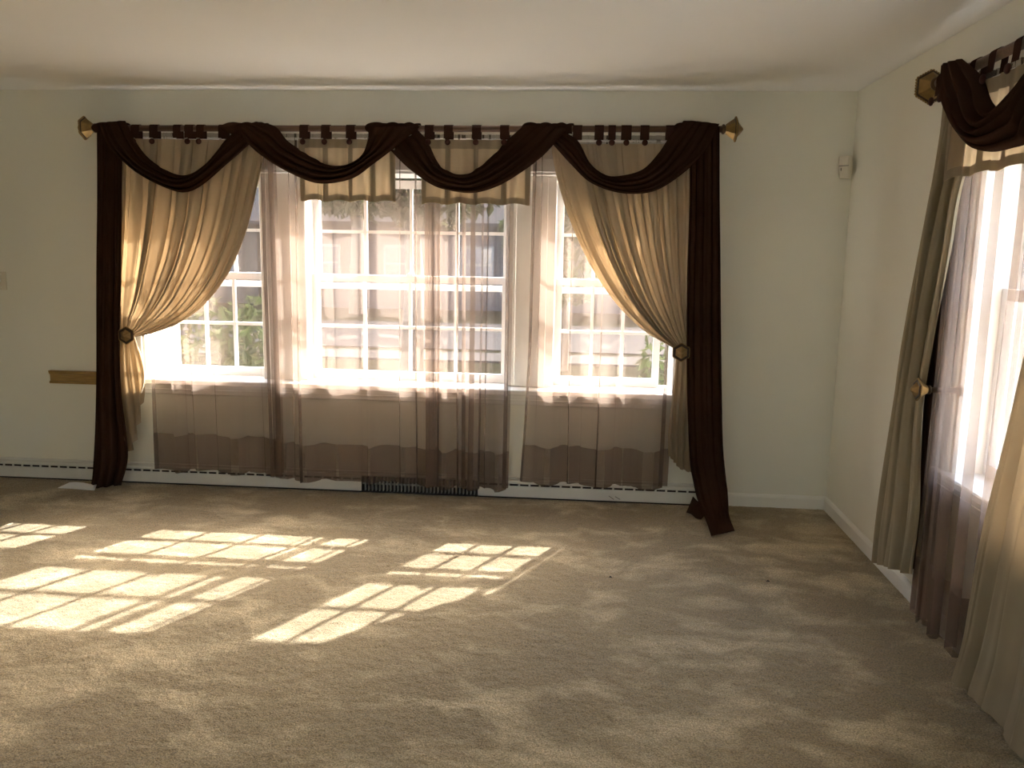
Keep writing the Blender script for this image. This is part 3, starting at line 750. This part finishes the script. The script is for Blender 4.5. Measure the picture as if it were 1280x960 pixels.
wr = empty('chair_rail_offcut', 'short length of varnished oak chair rail fixed to the wall beside the dark scarf', 'wood rail')
a, c = aty(61, 463, -.02), aty(128, 481, -.02)
prof = [(0, 0), (.022, 0), (.022, .012), (.012, .016), (.012, .055), (.020, .060), (.026, .068), (.026, .080), (0, .080)]
v = [(X, -d, c[2]+z*(a[2]-c[2])/.080) for X in (a[0], c[0]+.12) for d, z in prof]; n = len(prof)
mesh_from('rail', v, [tuple(range(n)), tuple(range(n, 2*n))[::-1]]+[(k, (k+1) % n, n+(k+1) % n, n+k) for k in range(n)], OAK, wr)

ms = empty('motion_sensor', 'small off-white motion sensor mounted high in the corner', 'motion sensor')
ms.location = (-.048, -.048, 2.02); ms.rotation_euler = (0, 0, -PI/4)   # local -y faces into the room
ms.rotation_euler = (0, 0, -PI/4)
def sensor():
    # body: rounded, tapering to the bottom; local front is -y
    v = []; f = []
    rows = [(-.062, .027, .012), (-.058, .031, .018), (-.02, .036, .027), (.02, .038, .030), (.052, .038, .030), (.060, .035, .026)]
    for (z, hw_, dp) in rows:
        for (x, y) in ((-hw_*.45, .030), (-hw_, -.004), (-hw_, -dp*.7), (-hw_*.7, -dp), (hw_*.7, -dp), (hw_, -dp*.7), (hw_, -.004), (hw_*.45, .030)):
            v.append((x, y, z))
    n = 8
    for i in range(len(rows)-1):
        for k in range(n): f.append((i*n+k, i*n+(k+1) % n, (i+1)*n+(k+1) % n, (i+1)*n+k))
    f.append(tuple(range(n))[::-1]); f.append(tuple((len(rows)-1)*n+k for k in range(n)))
    mesh_from('body', v, f, PLASTIC, ms)
    MB().box((-.027, -.0335, .008), (.027, -.028, .044), .002).build('lens', PLASTIC, ms)
    MB().box((-.029, -.0305, .003), (.029, -.027, .0055)).build('seam', DARK, ms)
    MB().box((-.016, -.0295, -.022), (-.013, -.024, -.006)).build('indicator_slot', DARK, ms)
sensor()

pp = empty('paper_sheet', 'white folded paper lying on the carpet at the foot of the dark scarf', 'paper')
A0, A1, A2, A3 = atz(72, 610, .004), atz(118, 613, .004), atz(86, 602.5, .02), atz(121, 604.5, .02)
def sheet(name, lift, shr):
    nu = 16; P = np.zeros((8, nu, 3))
    for i, t in enumerate(np.linspace(0, 1, 8)):
        for j, s in enumerate(np.linspace(0, 1, nu)):
            p = (A0*(1-s)+A1*s)*(1-t)+(A2*(1-s)+A3*s)*t; p = p + (np.array([-4.62, -.26, p[2]])-p)*shr
            p[2] = .004+lift*math.sin(PI*min(1, .15+s))*(.3+t)+.010*t; P[i, j] = p
    return grid_mesh(name, P, PAPER, pp, .0012)
sheet('leaf', .002, 0.0); sheet('leaf', .008, .06)

for k, (px, py) in enumerate(((763, 722), (960, 727))):
    p = atz(px, py, .004); rg = random.Random(k)
    o = MB().tube([p+np.array([-.006, 0, 0]), p+np.array([0, .003, .004]), p+np.array([.007, -.002, .001])], [.002, .004, .002], 6).build('carpet_lint', DARK)
    tag(o, ('tiny dark speck of lint on the carpet, the one below the heater', 'tiny dark speck of lint on the carpet, the one toward the corner')[k], 'lint')

# ------------------------------------------------------------------ outdoors
GZ = -.65
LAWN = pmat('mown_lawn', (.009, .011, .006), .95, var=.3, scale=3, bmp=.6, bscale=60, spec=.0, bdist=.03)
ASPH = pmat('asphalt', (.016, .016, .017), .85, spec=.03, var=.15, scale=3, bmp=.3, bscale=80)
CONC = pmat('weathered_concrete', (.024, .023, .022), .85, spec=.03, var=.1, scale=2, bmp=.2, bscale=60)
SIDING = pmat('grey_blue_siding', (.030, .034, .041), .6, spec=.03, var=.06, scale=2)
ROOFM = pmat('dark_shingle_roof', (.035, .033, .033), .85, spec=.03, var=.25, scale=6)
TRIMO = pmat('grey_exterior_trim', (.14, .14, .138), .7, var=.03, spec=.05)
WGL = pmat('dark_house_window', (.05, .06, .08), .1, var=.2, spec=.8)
BARK = pmat('grey_brown_bark', (.13, .10, .075), .9, var=.3, scale=10, bmp=.6, bscale=30, bdist=.02)
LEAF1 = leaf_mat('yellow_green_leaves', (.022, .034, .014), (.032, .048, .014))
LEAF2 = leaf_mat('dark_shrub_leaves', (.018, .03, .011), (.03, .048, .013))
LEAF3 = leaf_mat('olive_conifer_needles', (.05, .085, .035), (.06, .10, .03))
tag(box('ground_lawn', (-60, -50, GZ-.3), (60, 80, GZ), LAWN), kind='structure')
tag(box('street', (-60, 13, GZ), (60, 19.5, GZ+.02), ASPH), kind='structure')
tag(box('sidewalk', (-60, 11.0, GZ), (60, 12.3, GZ+.04), CONC), kind='structure')
PALE = pmat('pale_driveway_concrete', (.55, .54, .51), .9, var=.08, scale=2, spec=.05)  # made pale to bounce sunlight in through the corner window
tag(box('driveway', (2.0, -20, GZ), (9.0, 10.9, GZ+.03), PALE), kind='structure')

def leaves(name, mat, parent, blobs, n, size, seed):
    rg = np.random.RandomState(seed); v = []; f = []
    w = np.array([b_[3]*b_[4]*b_[5] for b_ in blobs]); w = w/w.sum()
    for _ in range(n):
        b_ = blobs[rg.choice(len(blobs), p=w)]
        d = rg.normal(size=3); d /= np.linalg.norm(d); r = rg.uniform(.55, 1.0)**.6
        c = np.array(b_[:3])+d*r*np.array(b_[3:6])
        a = rg.normal(size=3); a /= np.linalg.norm(a); q = np.cross(a, rg.normal(size=3)); q /= np.linalg.norm(q)
        sz = size*rg.uniform(.6, 1.3); k = len(v)
        v += [c-a*sz, c+q*sz*.45+np.cross(a, q)*sz*.15, c+a*sz, c-q*sz*.45+np.cross(a, q)*sz*.15]; f.append((k, k+1, k+2, k+3))
    return mesh_from(name, v, f, mat, parent)
def shrub(label, x, y, r, h, n, seed, mat=None, group='shrubs outside the windows', size=.05):
    s = empty('leafy_shrub', label, 'shrub', group, loc=(0, 0, 0)); rg = random.Random(seed)
    blobs = [(x+rg.uniform(-.45, .45)*r, y+rg.uniform(-.4, .4)*r, GZ+h*rg.uniform(.3, .68), r*rg.uniform(.45, .7), r*rg.uniform(.45, .7), h*rg.uniform(.2, .34)) for _ in range(7)]
    leaves('foliage', mat or LEAF2, s, blobs, n, size, seed)
    for k in range(6):
        b_ = blobs[k]; MB().tube([(x+rg.uniform(-.05, .05), y+rg.uniform(-.05, .05), GZ-.01), ((x+b_[0])/2, (y+b_[1])/2, GZ+h*.25), b_[:3]], [.025, .02, .008], 6).build('stem', BARK, s, True)
    return s
def tree(label, x, y, h, r, n, seed, mat, group='trees beyond the windows', size=.12, low=.35):
    s = empty('garden_tree', label, 'tree', group); rg = random.Random(seed)
    blobs = []
    for k in range(11):
        a = rg.uniform(0, 6.28); q = rg.uniform(.1, .62)*r
        blobs.append((x+q*math.cos(a), y+q*math.sin(a), GZ+h*rg.uniform(low+.12, .86), r*rg.uniform(.35, .5), r*rg.uniform(.35, .5), h*rg.uniform(.10, .16)))
    leaves('crown', mat, s, blobs, n, size, seed)
    MB().tube([(x, y, GZ-.05), (x+.05, y, GZ+h*.3), (x-.05, y+.05, GZ+h*.55), (x, y, GZ+h*.8)], [h*.035, h*.026, h*.018, h*.006], 9).build('trunk', BARK, s, True)
    for b_ in blobs[:7]:
        MB().tube([(x, y, GZ+h*rg.uniform(.28, .5)), ((x+b_[0])/2, (y+b_[1])/2, b_[2]-h*.05), b_[:3]], [h*.014, h*.009, h*.003], 7).build('branch', BARK, s, True)
    return s
shrub('bright green shrub close outside the left sash of the triple window', -4.5, 1.8, .95, 2.05, 5200, 1, LEAF1)
shrub('low shrub outside the left sash beside the drape', -6.6, 1.6, .7, 1.5, 1500, 2)
shrub('dark shrub outside the lower right corner of the triple window', -.78, 1.35, .50, 1.75, 1500, 3)
tree('spreading yellow-green tree seen through the middle sash under the left valance', -4.4, 9.0, 6.0, 2.2, 5200, 4, LEAF1)
tree('tall tree across the street, left of the grey house', -9.0, 22.5, 9.0, 3.2, 4200, 5, LEAF1, size=.2)
tree('round tree in the yard seen through the right half of the middle sash', -1.9, 10.3, 4.6, 1.2, 2600, 6, LEAF1, low=.25)
tree('dark round tree standing beyond the driveway outside the corner window', 11.0, 7.5, 6.5, 2.2, 6000, 7, LEAF3, size=.16, low=.3)
def house(label, x0, x1, y0, y1, h, mat, seed):
    r = empty('neighbour_house', label, 'house', 'houses across the street')
    MB().box((x0, y0, GZ), (x1, y1, GZ+h)).build('wall', mat, r)
    ym = (y0+y1)/2; e = .4; rz = GZ+h; th = .12
    v = [(x0-e, y0-e, rz-.1), (x1+e, y0-e, rz-.1), (x1+e, ym, rz+2.2), (x0-e, ym, rz+2.2), (x0-e, y1+e, rz-.1), (x1+e, y1+e, rz-.1)]
    v += [(a, b_, c_-th) for a, b_, c_ in v]
    mesh_from('roof', v, [(0, 1, 2, 3), (3, 2, 5, 4), (7, 6, 9, 8), (8, 9, 10, 11), (0, 6, 7, 1), (4, 5, 11, 10), (0, 3, 9, 6), (3, 4, 10, 9), (1, 7, 8, 2), (2, 8, 11, 5)], ROOFM, r)
    nr = int(h/.22)
    for k in range(nr): MB().box((x0, y0-.015, GZ+.25+k*.22), (x1, y0, GZ+.25+k*.22+.02)).build('siding_lap', mat, r)
    n = max(2, int((x1-x0)/2.6))
    for k in range(n):
        cx = x0+(x1-x0)*(k+.5)/n
        if k == n//2:
            MB().box((cx-.5, y0-.05, GZ+.2), (cx+.5, y0-.001, GZ+2.3)).build('door', TRIMO, r)
        else:
            w_ = MB().box((cx-.6, y0-.06, GZ+1.0), (cx+.6, y0-.001, GZ+2.3)).build('window', TRIMO, r)
            for q in (0, 1): MB().box((cx-.52, y0-.075, GZ+1.07+q*.6), (cx+.52, y0-.0601, GZ+1.60+q*.6)).build('pane', WGL, w_)
house('grey-blue sided house across the street behind the middle sash', -12.3, 4.5, 25, 33, 3.2, SIDING, 1)
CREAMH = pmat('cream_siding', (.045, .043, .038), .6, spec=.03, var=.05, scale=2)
house('cream sided house across the street farther along', -26, -13.8, 26, 34, 3.2, CREAMH, 2)
house('cream sided house across the street on the corner side', 8.0, 20, 26, 34, 3.2, CREAMH, 3)
